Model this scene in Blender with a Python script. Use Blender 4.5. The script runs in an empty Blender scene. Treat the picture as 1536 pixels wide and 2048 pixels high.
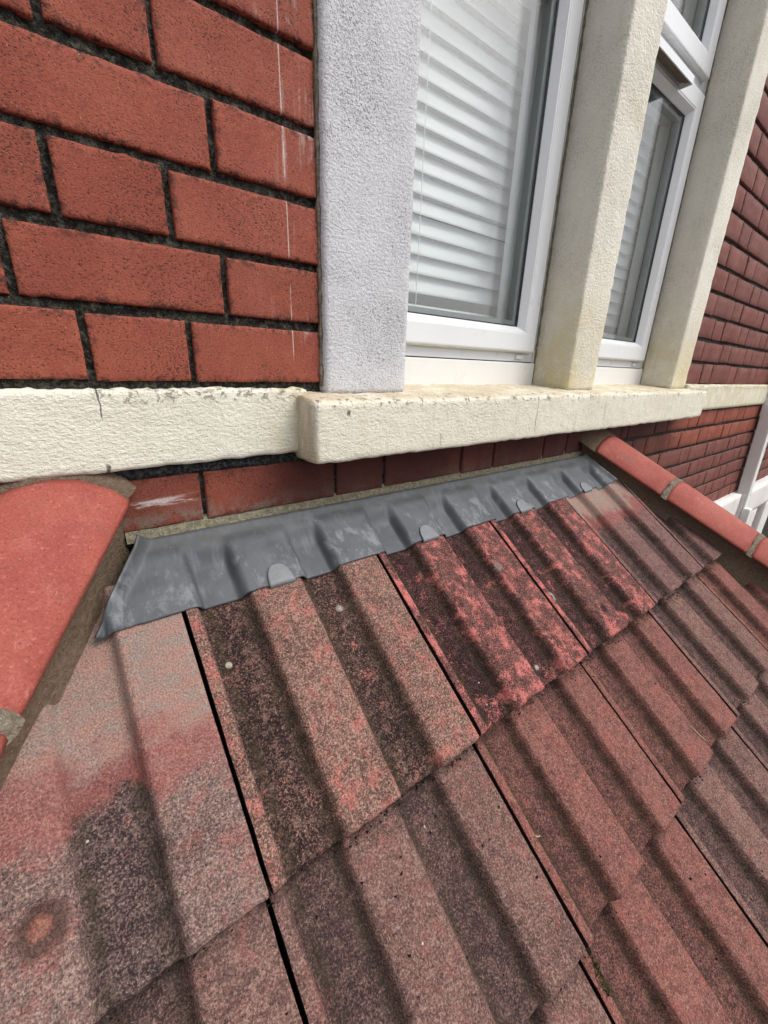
import bpy, bmesh, math, random
from mathutils import Vector, Matrix, noise
random.seed(7)
R = math.radians
sc = bpy.context.scene
COL = sc.collection

# ------------------------------------------------------------------ camera
XC = (0.79651724, -0.17840862, 0.57769426)
YC = (-0.60373314, -0.28630158, 0.74400114)
ZC = (0.03265856, -0.9413829, -0.33575534)
right = Vector((XC[0], YC[0], ZC[0])); down = Vector((XC[1], YC[1], ZC[1])); fwd = Vector((XC[2], YC[2], ZC[2]))
cam = bpy.data.cameras.new('camera')
cam.sensor_fit = 'VERTICAL'; cam.sensor_height = 36.0; cam.sensor_width = 27.0
cam.lens = 822.462 / 2048 * 36.0
cam.clip_start = 0.01; cam.clip_end = 3000
co = bpy.data.objects.new('camera', cam); COL.objects.link(co)
mw = Matrix.Identity(4)
for r in range(3):
    mw[r][0] = right[r]; mw[r][1] = -down[r]; mw[r][2] = -fwd[r]
co.matrix_world = mw
sc.camera = co

# ------------------------------------------------------------------ sky, sun, exposure (overcast, light from the front right)
SUN_EL, SUN_AZ = 52.0, 142.0           # azimuth clockwise from +Y
w = bpy.data.worlds.new('World'); sc.world = w; w.use_nodes = True
nt = w.node_tree; nt.nodes.clear()
sky = nt.nodes.new('ShaderNodeTexSky'); sky.sky_type = 'NISHITA'; sky.sun_disc = False
sky.sun_elevation = R(SUN_EL); sky.sun_rotation = R(SUN_AZ); sky.air_density = 1.0; sky.dust_density = 4.0; sky.ozone_density = 1.0
hs = nt.nodes.new('ShaderNodeHueSaturation'); hs.inputs['Saturation'].default_value = 0.22
bg = nt.nodes.new('ShaderNodeBackground'); bg.inputs['Strength'].default_value = 0.15
wo = nt.nodes.new('ShaderNodeOutputWorld')
nt.links.new(sky.outputs[0], hs.inputs['Color']); nt.links.new(hs.outputs[0], bg.inputs['Color']); nt.links.new(bg.outputs[0], wo.inputs['Surface'])
sl = bpy.data.lights.new('sun', 'SUN'); sl.energy = 0.75; sl.angle = R(35); sl.color = (1.0, 0.96, 0.9)
so = bpy.data.objects.new('sun', sl); COL.objects.link(so)
sd = Vector((math.sin(R(SUN_AZ)) * math.cos(R(SUN_EL)), math.cos(R(SUN_AZ)) * math.cos(R(SUN_EL)), math.sin(R(SUN_EL))))
so.rotation_euler = sd.to_track_quat('Z', 'Y').to_euler()
vs = sc.view_settings; vs.view_transform = 'Standard'; vs.look = 'None'; vs.exposure = 0.5; vs.gamma = 1.0; vs.use_curve_mapping = False
sc.cycles.max_bounces = 5; sc.cycles.diffuse_bounces = 2; sc.cycles.glossy_bounces = 3; sc.cycles.transparent_max_bounces = 14

GROUND = -4.2

# ------------------------------------------------------------------ node helper
class G:
    def __init__(s, name):
        s.m = bpy.data.materials.new(name); s.m.use_nodes = True
        s.t = s.m.node_tree; s.t.nodes.clear(); s._v = None
    def n(s, k): return s.t.nodes.new(k)
    def L(s, a, b):
        if isinstance(a, bpy.types.NodeSocket): s.t.links.new(a, b)
        else:
            if isinstance(a, (tuple, list)) and len(a) == 3 and len(b.default_value) == 4: a = (*a, 1)
            b.default_value = a
    def vec(s, rnd=True):
        if s._v is None:
            tc = s.n('ShaderNodeTexCoord')
            if rnd:
                oi = s.n('ShaderNodeObjectInfo'); vm = s.n('ShaderNodeVectorMath'); vm.operation = 'MULTIPLY_ADD'
                s.L(oi.outputs['Random'], vm.inputs[0]); vm.inputs[1].default_value = (37, 91, 53); s.L(tc.outputs['Object'], vm.inputs[2])
                s._v = vm.outputs[0]
            else: s._v = tc.outputs['Object']
        return s._v
    def pos(s): return s.n('ShaderNodeNewGeometry').outputs['Position']
    def sc(s, v, k):
        m = s.n('ShaderNodeVectorMath'); m.operation = 'MULTIPLY'; s.L(v, m.inputs[0]); m.inputs[1].default_value = k; return m.outputs[0]
    def sep(s, v):
        m = s.n('ShaderNodeSeparateXYZ'); s.L(v, m.inputs[0]); return m.outputs
    def attr(s, name, vec=False):
        a = s.n('ShaderNodeAttribute'); a.attribute_name = name; return a.outputs['Vector' if vec else 'Fac']
    def rnd(s): return s.n('ShaderNodeObjectInfo').outputs['Random']
    def noise(s, scale, detail=3, rough=.55, dist=0, v=None):
        k = s.n('ShaderNodeTexNoise'); s.L(v if v is not None else s.vec(), k.inputs['Vector'])
        k.inputs['Scale'].default_value = scale; k.inputs['Detail'].default_value = detail; k.inputs['Roughness'].default_value = rough
        k.inputs['Distortion'].default_value = dist; return k.outputs[0]
    def voro(s, scale, v=None, feat='F1', out='Distance', rand=1):
        k = s.n('ShaderNodeTexVoronoi'); k.feature = feat; s.L(v if v is not None else s.vec(), k.inputs['Vector'])
        k.inputs['Scale'].default_value = scale; k.inputs['Randomness'].default_value = rand; return k.outputs[out]
    def mr(s, x, a, b, c=0., d=1., smooth=True):
        k = s.n('ShaderNodeMapRange'); k.interpolation_type = 'SMOOTHSTEP' if smooth else 'LINEAR'
        s.L(x, k.inputs[0])
        for i, q in enumerate((a, b, c, d)): k.inputs[i + 1].default_value = q
        return k.outputs[0]
    def ma(s, op, a, b=0., c=0., clamp=False):
        k = s.n('ShaderNodeMath'); k.operation = op; k.use_clamp = clamp
        s.L(a, k.inputs[0]); s.L(b, k.inputs[1]); s.L(c, k.inputs[2]); return k.outputs[0]
    def mix(s, f, a, b, blend='MIX'):
        k = s.n('ShaderNodeMix'); k.data_type = 'RGBA'; k.blend_type = blend
        s.L(f, k.inputs[0]); s.L(a, k.inputs[6]); s.L(b, k.inputs[7]); return k.outputs[2]
    def ramp(s, f, stops):
        k = s.n('ShaderNodeValToRGB'); e = k.color_ramp.elements
        while len(e) < len(stops): e.new(.5)
        for q, (p, c) in zip(e, stops): q.position = p; q.color = (*c, 1)
        s.L(f, k.inputs[0]); return k.outputs[0]
    def bump(s, h, strength=1., dist=.001, nrm=None):
        k = s.n('ShaderNodeBump'); k.inputs['Strength'].default_value = strength; k.inputs['Distance'].default_value = dist
        s.L(h, k.inputs['Height'])
        if nrm is not None: s.L(nrm, k.inputs['Normal'])
        return k.outputs[0]
    def out(s, col, rough=.8, nrm=None, spec=.3, metal=0., coat=0.):
        p = s.n('ShaderNodeBsdfPrincipled'); o = s.n('ShaderNodeOutputMaterial')
        s.L(col, p.inputs['Base Color']); s.L(rough, p.inputs['Roughness']); s.L(spec, p.inputs['Specular IOR Level']); s.L(metal, p.inputs['Metallic'])
        if nrm is not None: s.L(nrm, p.inputs['Normal'])
        s.t.links.new(p.outputs[0], o.inputs[0]); return s.m

def srgb(r, g, b):
    f = lambda c: (c / 255 / 12.92) if c / 255 <= .04045 else ((c / 255 + .055) / 1.055) ** 2.4
    return (f(r), f(g), f(b))

# ------------------------------------------------------------------ materials
def brick_mat(name, base, far=False):
    g = G(name); v = g.vec()
    big = g.noise(9, 3, .6); med = g.noise(40, 4, .6)
    r = g.rnd()
    c = g.mix(g.mr(big, .3, .7), base, (base[0] * .80, base[1] * .74, base[2] * .80))
    c = g.mix(g.mr(r, 0, 1, 0, .60), c, (base[0] * .80, base[1] * .84, base[2] * .92))
    c = g.mix(g.mr(med, .48, .72, 0, .45), c, (base[0] * 1.12, base[1] * 1.25, base[2] * 1.2))
    e = g.attr('edge')
    soot = g.ma('MULTIPLY', g.mr(e, .0, .011, 1, 0), g.mr(g.noise(90, 4, .75), .50, .60))
    c = g.mix(g.ma('MULTIPLY', soot, .7), c, (.02, .016, .015))
    # fine pits, a little stretched along the brick
    vs_ = g.sc(v, (1, 1, 1.7))
    pit = g.noise(390, 2, .65, .4, vs_)
    dens = g.mr(g.noise(14, 3, .6), .3, .7, -.035, .05)
    pm = g.mr(g.ma('ADD', pit, dens), .585, .64)
    c = g.mix(g.ma('MULTIPLY', pm, .82), c, (.028, .017, .014))
    lp = g.mr(g.noise(480, 1, .5), .735, .76)
    c = g.mix(g.ma('MULTIPLY', lp, .5), c, (.5, .33, .27))
    # pale runs of old paint on the bricks beside the stone jamb
    if not far:
        px, py, pz = g.sep(g.pos())
        run = g.noise(60, 3, .6, 0, g.sc(g.pos(), (1.6, 1, .10)))
        near = g.ma('MULTIPLY', g.mr(px, .20, .33), g.mr(px, .334, .336, 1, 0))
        patch = g.mr(g.noise(11, 4, .7, .4, g.pos()), .50, .68)
        m1 = g.ma('MULTIPLY', g.ma('MULTIPLY', near, g.mr(run, .50, .68)), patch)
        line = g.ma('MULTIPLY', g.mr(g.ma('ABSOLUTE', g.ma('SUBTRACT', g.ma('ADD', px, g.ma('MULTIPLY', pz, .012)), .2865)), .0004, .0011, 1, 0), g.mr(g.noise(26, 2, .5, 0, g.sc(g.pos(), (.1, .1, 1))), .42, .55))
        c = g.mix(g.ma('MULTIPLY', g.ma('ADD', g.ma('MULTIPLY', m1, .6), g.ma('MULTIPLY', line, .6), 0, True), g.mr(pz, -.04, -.03)), c, (.62, .55, .53))
        # sandy mortar smeared up the bricks over the flashing
        low = g.ma('MULTIPLY', g.ma('MULTIPLY', g.mr(px, 1.22, 1.24, 1, 0), g.mr(pz, -.212, -.185, 1, 0)), g.mr(g.noise(38, 5, .7, .3, g.pos()), .40, .58))
        c = g.mix(g.ma('MULTIPLY', low, .75), c, srgb(140, 128, 116))
        sill_shade = g.ma('MULTIPLY', g.mr(pz, -.12, -.14, 0, 1), g.mr(g.noise(5, 3, .6, 0, g.pos()), .25, .6, .65, .95))  # shade under the band and sill, painted into the brick colour
        sill_shade = g.ma('MULTIPLY', sill_shade, g.mr(px, .16, .34, .45, 1))
        sill_shade = g.ma('MULTIPLY', sill_shade, g.mr(px, 1.65, 2.1, 1, 0))
        c = g.mix(sill_shade, c, srgb(70, 40, 37))
        wd = g.ma('MULTIPLY', g.ma('MULTIPLY', g.mr(pz, -.14, -.15), g.mr(g.ma('ABSOLUTE', g.ma('ADD', pz, .1840)), .002, .008, 1, 0)), g.mr(g.noise(70, 4, .7, .5, g.sc(g.pos(), (.25, 1, 1))), .46, .58))
        wd = g.ma('MULTIPLY', g.ma('MULTIPLY', wd, g.mr(pz, -.13, -.14)), g.mr(px, .13, .145, 1, 0))
        c = g.mix(g.ma('MULTIPLY', wd, .6), c, (.66, .60, .58))
    c = g.mix(1., c, g.mr(g.noise(450, 2, .7), .30, .70, .80, 1.2, False), 'MULTIPLY')
    nb = g.bump(g.ma('ADD', g.ma('MULTIPLY', g.noise(200, 3, .65), .6), g.ma('MULTIPLY', pit, -.9)), .6, .0016)
    return g.out(c, g.mr(big, .2, .8, .55, .78), nb, .16)

def mortar_mat(name, dark, light, amt=(.45, .75)):
    g = G(name)
    n1 = g.noise(160, 4, .7); n2 = g.noise(18, 4, .6); n3 = g.noise(520, 2, .5)
    c = g.mix(g.mr(n1, *amt), dark, light)
    c = g.mix(g.mr(n2, .5, .75, 0, .5), c, tuple(x * .5 for x in light))
    c = g.mix(g.mr(n3, .66, .72, 0, .5), c, tuple(min(1, x * 2.2) for x in light))
    return g.out(c, .95, g.bump(g.ma('ADD', n1, g.ma('MULTIPLY', n3, .5)), 1., .004), .15)

def paint_mat(name, base, dirt, speck=.35, bumpd=.0035, worm=95, stain=(.55, .50, .33), stain_amt=.35, flake=False, grade=0., cracks=(), drip=.22, yellow=0., edge=None):
    """thick masonry paint over rough stone"""
    g = G(name); v = g.vec(False)
    n1 = g.noise(worm, 4, .62, .25, g.sc(v, (1, 1, 1.5))); n2 = g.noise(worm * 3.2, 3, .6, .5); big = g.noise(4.5, 4, .65)
    c = g.mix(g.mr(big, .35, .75, 0, .45), base, dirt)
    sp = g.mr(g.ma('ADD', g.noise(worm * 3.4, 2, .7, .3), g.ma('MULTIPLY', g.ma('SUBTRACT', big, .5), .25)), .55, .63)
    patch = g.mr(g.noise(9, 3, .6), .3, .7, .45, 1)
    c = g.mix(g.ma('MULTIPLY', g.ma('MULTIPLY', sp, patch), speck), c, tuple(x * .30 for x in dirt))
    st = g.mr(g.noise(12, 5, .7, .6), .56, .78)
    dr = g.mr(g.noise(34, 4, .7, .1, g.sc(v, (1, 1, .10))), .53, .72)
    c = g.mix(g.ma('MULTIPLY', dr, drip), c, tuple(x * .62 for x in stain))
    if yellow:
        zz = g.sep(g.pos())[2]
        c = g.mix(g.ma('MULTIPLY', g.ma('MULTIPLY', g.mr(zz, .32, -.03), g.mr(g.noise(8, 4, .7), .30, .62)), yellow), c, srgb(206, 190, 140))
    c = g.mix(g.ma('MULTIPLY', st, stain_amt), c, stain)
    h = g.ma('ADD', n1, g.ma('MULTIPLY', n2, .35))
    if edge:
        px, py, pz = g.sep(g.pos())
        fl = g.ma('MULTIPLY', g.mr(pz, edge[0], edge[1]), g.mr(g.noise(85, 4, .72, .5), .54, .60))
        fl = g.ma('MULTIPLY', fl, g.mr(px, .02, .05))
        c = g.mix(g.ma('MULTIPLY', fl, .6), c, srgb(150, 128, 104)); h = g.ma('SUBTRACT', h, g.ma('MULTIPLY', fl, 1.4))
        ye_ = g.ma('MULTIPLY', g.mr(px, .20, .285), g.mr(g.noise(20, 4, .7), .32, .6))
        c = g.mix(g.ma('MULTIPLY', ye_, .55), c, srgb(206, 190, 146))
    if flake:
        px, py, pz = g.sep(g.pos())
        ed = g.ma('MULTIPLY', g.mr(pz, -.068, -.054), g.mr(py, .545, .575, 1, .25))
        fl = g.ma('MULTIPLY', ed, g.mr(g.noise(75, 4, .7, .6), .57, .63))
        tp = g.mr(pz, -.055, -.048)
        c = g.mix(g.ma('MULTIPLY', tp, g.mr(g.noise(14, 4, .7), .35, .6, .1, .75)), c, srgb(196, 178, 148))
        c = g.mix(g.ma('MULTIPLY', fl, .75), c, srgb(120, 98, 84))
        crack = g.mr(g.noise(30, 4, .6, 1.2, g.sc(v, (1, 1, .7))), .497, .503)
        h = g.ma('SUBTRACT', h, g.ma('MULTIPLY', fl, 1.2))
        # dirt run down the left return of the sill
        rt = g.ma('MULTIPLY', g.mr(px, .292, .278), g.mr(g.noise(25, 4, .7, 0, g.sc(v, (1, 1, .25))), .3, .6))
        c = g.mix(g.ma('MULTIPLY', rt, grade), c, srgb(176, 156, 128))
    for cx, z0, z1, wd in cracks:
        px, py, pz = g.sep(g.pos())
        wob = g.ma('MULTIPLY', g.ma('SUBTRACT', g.noise(40, 3, .6), .5), .012)
        k_ = g.ma('MULTIPLY', g.mr(g.ma('ABSOLUTE', g.ma('SUBTRACT', g.ma('ADD', px, wob), cx)), wd * .4, wd, 1, 0), g.ma('MULTIPLY', g.mr(pz, z0, z0 + .006), g.mr(pz, z1 - .006, z1, 1, 0)))
        c = g.mix(g.ma('MULTIPLY', k_, .8), c, (.06, .05, .04)); h = g.ma('SUBTRACT', h, g.ma('MULTIPLY', k_, .8))
    return g.out(c, .78, g.bump(h, .9, bumpd), .25)

def upvc_mat(name, tint=(.74, .75, .77)):
    g = G(name); n = g.noise(6, 4, .6)
    c = g.mix(g.mr(n, .45, .8, 0, .25), tint, (.62, .61, .58))
    d = g.mr(g.noise(60, 4, .7), .62, .75, 0, .22)
    c = g.mix(d, c, (.42, .40, .36))
    return g.out(c, g.mr(n, .2, .8, .22, .42), g.bump(g.noise(30, 2, .5), .05, .001), .5)

def plain(name, col, rough=.6, spec=.3, metal=0., nz=40, amt=.25):
    g = G(name); n = g.noise(nz, 4, .6)
    c = g.mix(g.mr(n, .3, .7, 0, amt), col, tuple(x * .6 for x in col))
    return g.out(c, rough, g.bump(n, .3, .001), spec, metal)

def glass_mat():
    g = G('window_glass')
    tr = g.n('ShaderNodeBsdfTransparent'); tr.inputs[0].default_value = (.985, .992, .99, 1)
    gl = g.n('ShaderNodeBsdfGlossy'); gl.inputs['Roughness'].default_value = .004
    ge = g.n('ShaderNodeNewGeometry'); dt = g.n('ShaderNodeVectorMath'); dt.operation = 'DOT_PRODUCT'
    g.L(ge.outputs['Incoming'], dt.inputs[0]); g.L(ge.outputs['Normal'], dt.inputs[1])
    fz = g.ma('MULTIPLY_ADD', g.ma('POWER', g.ma('SUBTRACT', 1., g.ma('ABSOLUTE', dt.outputs['Value'])), 5.), .94, .060)
    mx = g.n('ShaderNodeMixShader'); o = g.n('ShaderNodeOutputMaterial')
    g.t.links.new(fz, mx.inputs[0]); g.t.links.new(tr.outputs[0], mx.inputs[1]); g.t.links.new(gl.outputs[0], mx.inputs[2]); g.t.links.new(mx.outputs[0], o.inputs[0])
    return g.m

def tile_mat(name, dark, mid, light, pink, pink_amt, lichen=.5, wear_w=(.5, .62), smear=None, cover=.0, marks=(), edge_w=.05):
    """granular concrete tile: dark coat, lichen grains, coat worn off to the pink body in long streaks"""
    g = G(name); v = g.vec(); uv = g.attr('UVMap', True); h = g.attr('roll')
    r = g.rnd()
    off = g.n('ShaderNodeVectorMath'); off.operation = 'MULTIPLY_ADD'; g.L(r, off.inputs[0]); off.inputs[1].default_value = (17, 29, 0); g.L(uv, off.inputs[2])
    st = g.sc(off.outputs[0], (1, .075, 1))
    streak = g.noise(46, 4, .66, .2, st)
    blot = g.noise(9, 4, .62, .2, off.outputs[0])
    grain = g.noise(460, 2, .7); grain2 = g.noise(380, 2, .75); grain3 = g.noise(640, 1, .5)
    # coarse lichen cover, thicker on the rolls
    cov = g.ma('ADD', g.ma('MULTIPLY', h, .30 * lichen + .05), g.ma('MULTIPLY', g.ma('SUBTRACT', blot, .5), .6))
    cov = g.ma('ADD', cov, cover)
    gm = g.mr(g.ma('ADD', grain, g.ma('MULTIPLY', cov, .38)), .46, .60)
    c = g.mix(gm, dark, mid)
    gl = g.mr(g.ma('ADD', grain2, g.ma('MULTIPLY', cov, .24)), .57, .70)
    c = g.mix(g.ma('MULTIPLY', gl, .75), c, light)
    # worn pink
    wsum = g.ma('ADD', g.ma('ADD', streak, g.ma('MULTIPLY', h, .085)), g.ma('MULTIPLY', g.ma('SUBTRACT', grain, .5), .55))
    uu = g.sep(uv)
    wsum = g.ma('ADD', wsum, g.ma('MULTIPLY', g.ma('MULTIPLY', g.mr(uu[0], .002, .020, 1, 0), g.mr(g.noise(7, 3, .6, 0, off.outputs[0]), .38, .6)), edge_w))
    wsum = g.ma('ADD', wsum, g.ma('MULTIPLY', g.mr(uu[2], 0, .07, 1, 0), edge_w * .45))
    wm = g.mr(g.ma('ADD', wsum, g.ma('MULTIPLY', g.ma('SUBTRACT', blot, .5), .20)), *wear_w)
    c = g.mix(g.ma('MULTIPLY', wm, pink_amt), c, pink)
    # dark mould grains
    dm = g.mr(g.ma('ADD', grain3, g.ma('MULTIPLY', g.ma('SUBTRACT', g.noise(16, 3, .6), .5), .35)), .60, .68)
    run = g.noise(95, 3, .65, .2, g.sc(off.outputs[0], (1, .06, 1)))
    c = g.mix(g.mr(run, .46, .70, 0, .34), c, tuple(x * .45 for x in dark))
    c = g.mix(g.mr(run, .50, .30, 0, .22), c, light)
    c = g.mix(g.ma('MULTIPLY', dm, .48), c, tuple(x * .45 for x in dark))
    # moss line along the foot of each roll
    fo = g.attr('foot')
    mm = g.ma('MULTIPLY', g.ma('MULTIPLY', fo, g.mr(g.noise(40, 4, .7), .30, .58)), .66)
    c = g.mix(mm, c, srgb(58, 52, 40))
    # pale edge grime along nose
    _, vv, ww = g.sep(uv)
    nose = g.ma('MULTIPLY', g.mr(ww, .0, .022, 1, 0), g.mr(g.noise(90, 4, .7), .50, .66))
    c = g.mix(g.ma('MULTIPLY', nose, .5), c, mid if smear is None else light)
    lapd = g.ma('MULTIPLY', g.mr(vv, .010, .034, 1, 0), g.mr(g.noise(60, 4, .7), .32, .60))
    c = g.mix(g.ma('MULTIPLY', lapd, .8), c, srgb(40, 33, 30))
    # scattered white specks
    ws = g.mr(g.voro(55), .05, .085, 1, 0)
    wr = g.mr(g.noise(30, 2, .5), .62, .66)
    c = g.mix(g.ma('MULTIPLY', g.ma('MULTIPLY', ws, wr), .8), c, (.62, .58, .53))
    if smear:
        a, b, colr = smear
        edge = g.ma('ADD', vv, g.ma('MULTIPLY', g.ma('SUBTRACT', g.noise(20, 4, .68), .5), .16))
        sm = g.mr(edge, a, b, 1, 0)
        pale = g.mix(g.mr(g.noise(28, 4, .6, .4, g.sc(v, (1, 2.2, 1))), .35, .65), colr, srgb(165, 128, 116))
        pale = g.mix(g.mr(grain2, .50, .66, 0, .5), pale, srgb(118, 98, 92))
        c = g.mix(g.ma('MULTIPLY', sm, g.mr(blot, .1, .55, .7, .95)), c, pale)
        rb = g.ma('MULTIPLY', g.mr(edge, a - .01, b - .005), g.mr(edge, b + .002, b + .03, 1, 0))
        c = g.mix(g.ma('MULTIPLY', rb, .5), c, srgb(156, 90, 84))
    for (mu, mv, r0, r1, colr, am) in marks:
        su = g.sep(uv); dn_ = g.ma('MULTIPLY', g.ma('SUBTRACT', g.noise(70, 4, .75), .5), r1 * .85)
        du = g.ma('SUBTRACT', su[0], mu); dv = g.ma('SUBTRACT', su[1], mv)
        rr = g.ma('ADD', g.ma('SQRT', g.ma('ADD', g.ma('MULTIPLY', du, du), g.ma('MULTIPLY', dv, dv))), dn_)
        k_ = g.mr(rr, r1 * .65, r1 * 1.15, 1, 0)
        if r0: k_ = g.ma('MULTIPLY', k_, g.mr(rr, r0 * .85, r0 * 1.15))
        k_ = g.ma('MULTIPLY', k_, g.mr(grain2, .30, .52, .35, 1))
        c = g.mix(g.ma('MULTIPLY', k_, am), c, colr)
    gr_ = g.mr(g.noise(520, 2, .75), .30, .70, .60, 1.42, False)
    c = g.mix(1., c, gr_, 'MULTIPLY')
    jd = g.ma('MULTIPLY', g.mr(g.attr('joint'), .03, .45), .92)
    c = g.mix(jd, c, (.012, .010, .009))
    nb = g.bump(g.ma('ADD', grain, g.ma('MULTIPLY', grain2, .9)), .9, .0026)
    return g.out(c, .93, nb, .10)

def clay_mat():
    g = G('hip_clay'); big = g.noise(7, 4, .65, .4); fine = g.noise(260, 3, .6); med = g.noise(45, 4, .65)
    base = srgb(160, 84, 71)
    c = g.mix(g.mr(big, .35, .7), base, srgb(144, 72, 64))
    c = g.mix(g.mr(med, .5, .75, 0, .4), c, srgb(174, 106, 95))
    c = g.mix(g.mr(fine, .58, .70, 0, .28), c, srgb(200, 138, 124))
    c = g.mix(g.mr(g.noise(330, 2, .5), .62, .70, 0, .6), c, srgb(104, 52, 45))
    c = g.mix(g.mr(g.noise(18, 5, .7, .5), .52, .74, 0, .45), c, srgb(136, 92, 82))
    c = g.mix(g.mr(g.noise(13, 4, .6), .60, .78, 0, .5), c, srgb(172, 132, 120))
    sc_ = g.mr(g.noise(70, 3, .6, 1.0, g.sc(g.vec(), (1, .3, 1))), .67, .71, 0, .25)
    c = g.mix(sc_, c, srgb(214, 170, 156))
    c = g.mix(1., c, g.mr(g.noise(420, 2, .7), .30, .70, .78, 1.22, False), 'MULTIPLY')
    return g.out(c, g.mr(big, .2, .8, .62, .8), g.bump(g.ma('ADD', fine, g.ma('MULTIPLY', med, .8)), .4, .0014), .25)

def lead_mat():
    g = G('sheet_lead'); v = g.vec(False)
    big = g.noise(11, 4, .65, .5); st = g.noise(50, 4, .65, .6, g.sc(v, (1, .35, .35))); fine = g.noise(300, 3, .6)
    c = g.mix(g.mr(big, .3, .7), srgb(70, 73, 77), srgb(87, 90, 94))
    c = g.mix(g.mr(st, .52, .74, 0, .28), c, srgb(140, 144, 150))
    c = g.mix(g.mr(g.noise(26, 4, .6), .56, .76, 0, .45), c, srgb(74, 77, 80))
    h = g.attr('roll')
    sm = g.ma('MULTIPLY', g.mr(h, .45, .95), g.mr(g.noise(38, 4, .75, .2, g.sc(v, (1, .6, .6))), .50, .66))
    c = g.mix(g.ma('MULTIPLY', sm, .30), c, srgb(160, 164, 168))
    wp = g.mr(g.noise(150, 3, .6), .70, .74, 0, .45)
    c = g.mix(wp, c, srgb(190, 190, 186))
    tp = g.ma('MULTIPLY', g.attr('top'), g.mr(g.noise(60, 4, .7), .35, .6))
    c = g.mix(g.ma('MULTIPLY', tp, .6), c, srgb(70, 70, 68))
    return g.out(c, g.mr(st, .3, .75, .50, .68), g.bump(g.ma('ADD', g.ma('MULTIPLY', fine, .3), st), .30, .0020), .4, .12)

M = {}
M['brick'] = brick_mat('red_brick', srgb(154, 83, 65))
M['brick_far'] = brick_mat('red_brick_far', srgb(130, 78, 69), True)
M['mortar'] = mortar_mat('black_ash_mortar', (.018, .017, .015), (.13, .122, .10), (.42, .74))
M['bitumen'] = mortar_mat('black_bitumen', (.018, .018, .019), (.10, .10, .105), (.42, .72))
M['jamb'] = paint_mat('lilac_white_paint', srgb(211, 210, 214), srgb(194, 193, 196), .90, .0034, 170, srgb(170, 165, 160), .3)
M['cream'] = paint_mat('cream_stone_paint', srgb(232, 227, 214), srgb(214, 208, 190), .62, .0046, 130, srgb(186, 174, 134), .45, drip=.14, yellow=.7)
M['band'] = paint_mat('cream_band_paint', srgb(233, 229, 213), srgb(219, 214, 195), .16, .0034, 165, srgb(196, 178, 132), .4, cracks=[(.034, -.072, -.02, .0010), (.031, -.15, -.122, .003)], edge=(-.060, -.044), drip=.10)
M['sill'] = paint_mat('cream_sill_paint', srgb(230, 225, 207), srgb(214, 207, 185), .18, .0030, 160, srgb(188, 168, 128), .45, True, .75, [(.824, -.13, -.05, .0011), (.337, -.076, -.063, .004), (.535, -.135, -.11, .0007)])
M['white_render'] = paint_mat('white_render', srgb(226, 221, 218), srgb(205, 200, 196), .25, .003, 90, srgb(190, 180, 170), .2)
M['upvc'] = upvc_mat('white_upvc'); M['upvc_cream'] = upvc_mat('aged_upvc', (.70, .68, .62))
M['grille'] = plain('brown_grille', srgb(112, 100, 84), .7)
M['board'] = upvc_mat('painted_board', (.78, .77, .74))
M['gasket'] = plain('black_gasket', (.012, .012, .013), .5)
M['spacer'] = plain('grey_spacer', (.16, .19, .20), .4, .5)
M['dim'] = plain('room_plaster', (.30, .29, .27), .9)
M['glass'] = glass_mat()
M['slat'] = plain('white_slat', (.76, .775, .785), .45, .4, 0, 8, .10)
M['cord'] = plain('white_cord', (.75, .75, .73), .8)
M['clay'] = clay_mat()
M['bed'] = mortar_mat('brown_mortar', srgb(100, 84, 70), srgb(124, 106, 90), (.3, .75))
M['joint'] = mortar_mat('grey_mortar', srgb(108, 98, 86), srgb(146, 134, 118), (.35, .7))
M['fillet'] = mortar_mat('sandy_mortar', srgb(108, 102, 84), srgb(146, 140, 120), (.35, .7))
M['lead'] = lead_mat()
M['clip'] = plain('weathered_lead_clip', srgb(116, 119, 122), .55, .4, .2, 120, .35)
P_ = srgb(204, 120, 114)
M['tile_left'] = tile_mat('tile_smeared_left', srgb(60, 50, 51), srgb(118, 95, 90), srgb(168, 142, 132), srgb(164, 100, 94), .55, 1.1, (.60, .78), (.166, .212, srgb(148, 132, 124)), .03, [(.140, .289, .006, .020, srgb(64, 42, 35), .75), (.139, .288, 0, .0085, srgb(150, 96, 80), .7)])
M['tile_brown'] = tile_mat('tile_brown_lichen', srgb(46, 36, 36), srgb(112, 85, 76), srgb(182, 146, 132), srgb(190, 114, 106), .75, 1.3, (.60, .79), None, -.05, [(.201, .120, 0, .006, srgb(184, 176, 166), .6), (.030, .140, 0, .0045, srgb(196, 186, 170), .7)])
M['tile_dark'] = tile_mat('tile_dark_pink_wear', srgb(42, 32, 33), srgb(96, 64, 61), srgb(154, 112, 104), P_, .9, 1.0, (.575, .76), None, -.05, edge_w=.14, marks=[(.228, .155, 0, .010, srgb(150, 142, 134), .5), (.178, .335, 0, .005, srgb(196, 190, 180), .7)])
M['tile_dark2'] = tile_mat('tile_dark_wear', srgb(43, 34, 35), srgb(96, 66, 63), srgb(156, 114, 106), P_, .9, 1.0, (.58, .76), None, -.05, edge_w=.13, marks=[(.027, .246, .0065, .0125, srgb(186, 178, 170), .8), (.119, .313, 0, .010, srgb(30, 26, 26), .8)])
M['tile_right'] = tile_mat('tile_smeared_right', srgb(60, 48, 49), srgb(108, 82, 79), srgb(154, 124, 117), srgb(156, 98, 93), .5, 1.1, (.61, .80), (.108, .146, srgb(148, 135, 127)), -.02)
M['tile_red'] = tile_mat('tile_red_brown', srgb(70, 51, 50), srgb(122, 81, 74), srgb(160, 118, 107), srgb(158, 94, 86), .6, 1.0, (.57, .80), None, .03)
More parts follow.
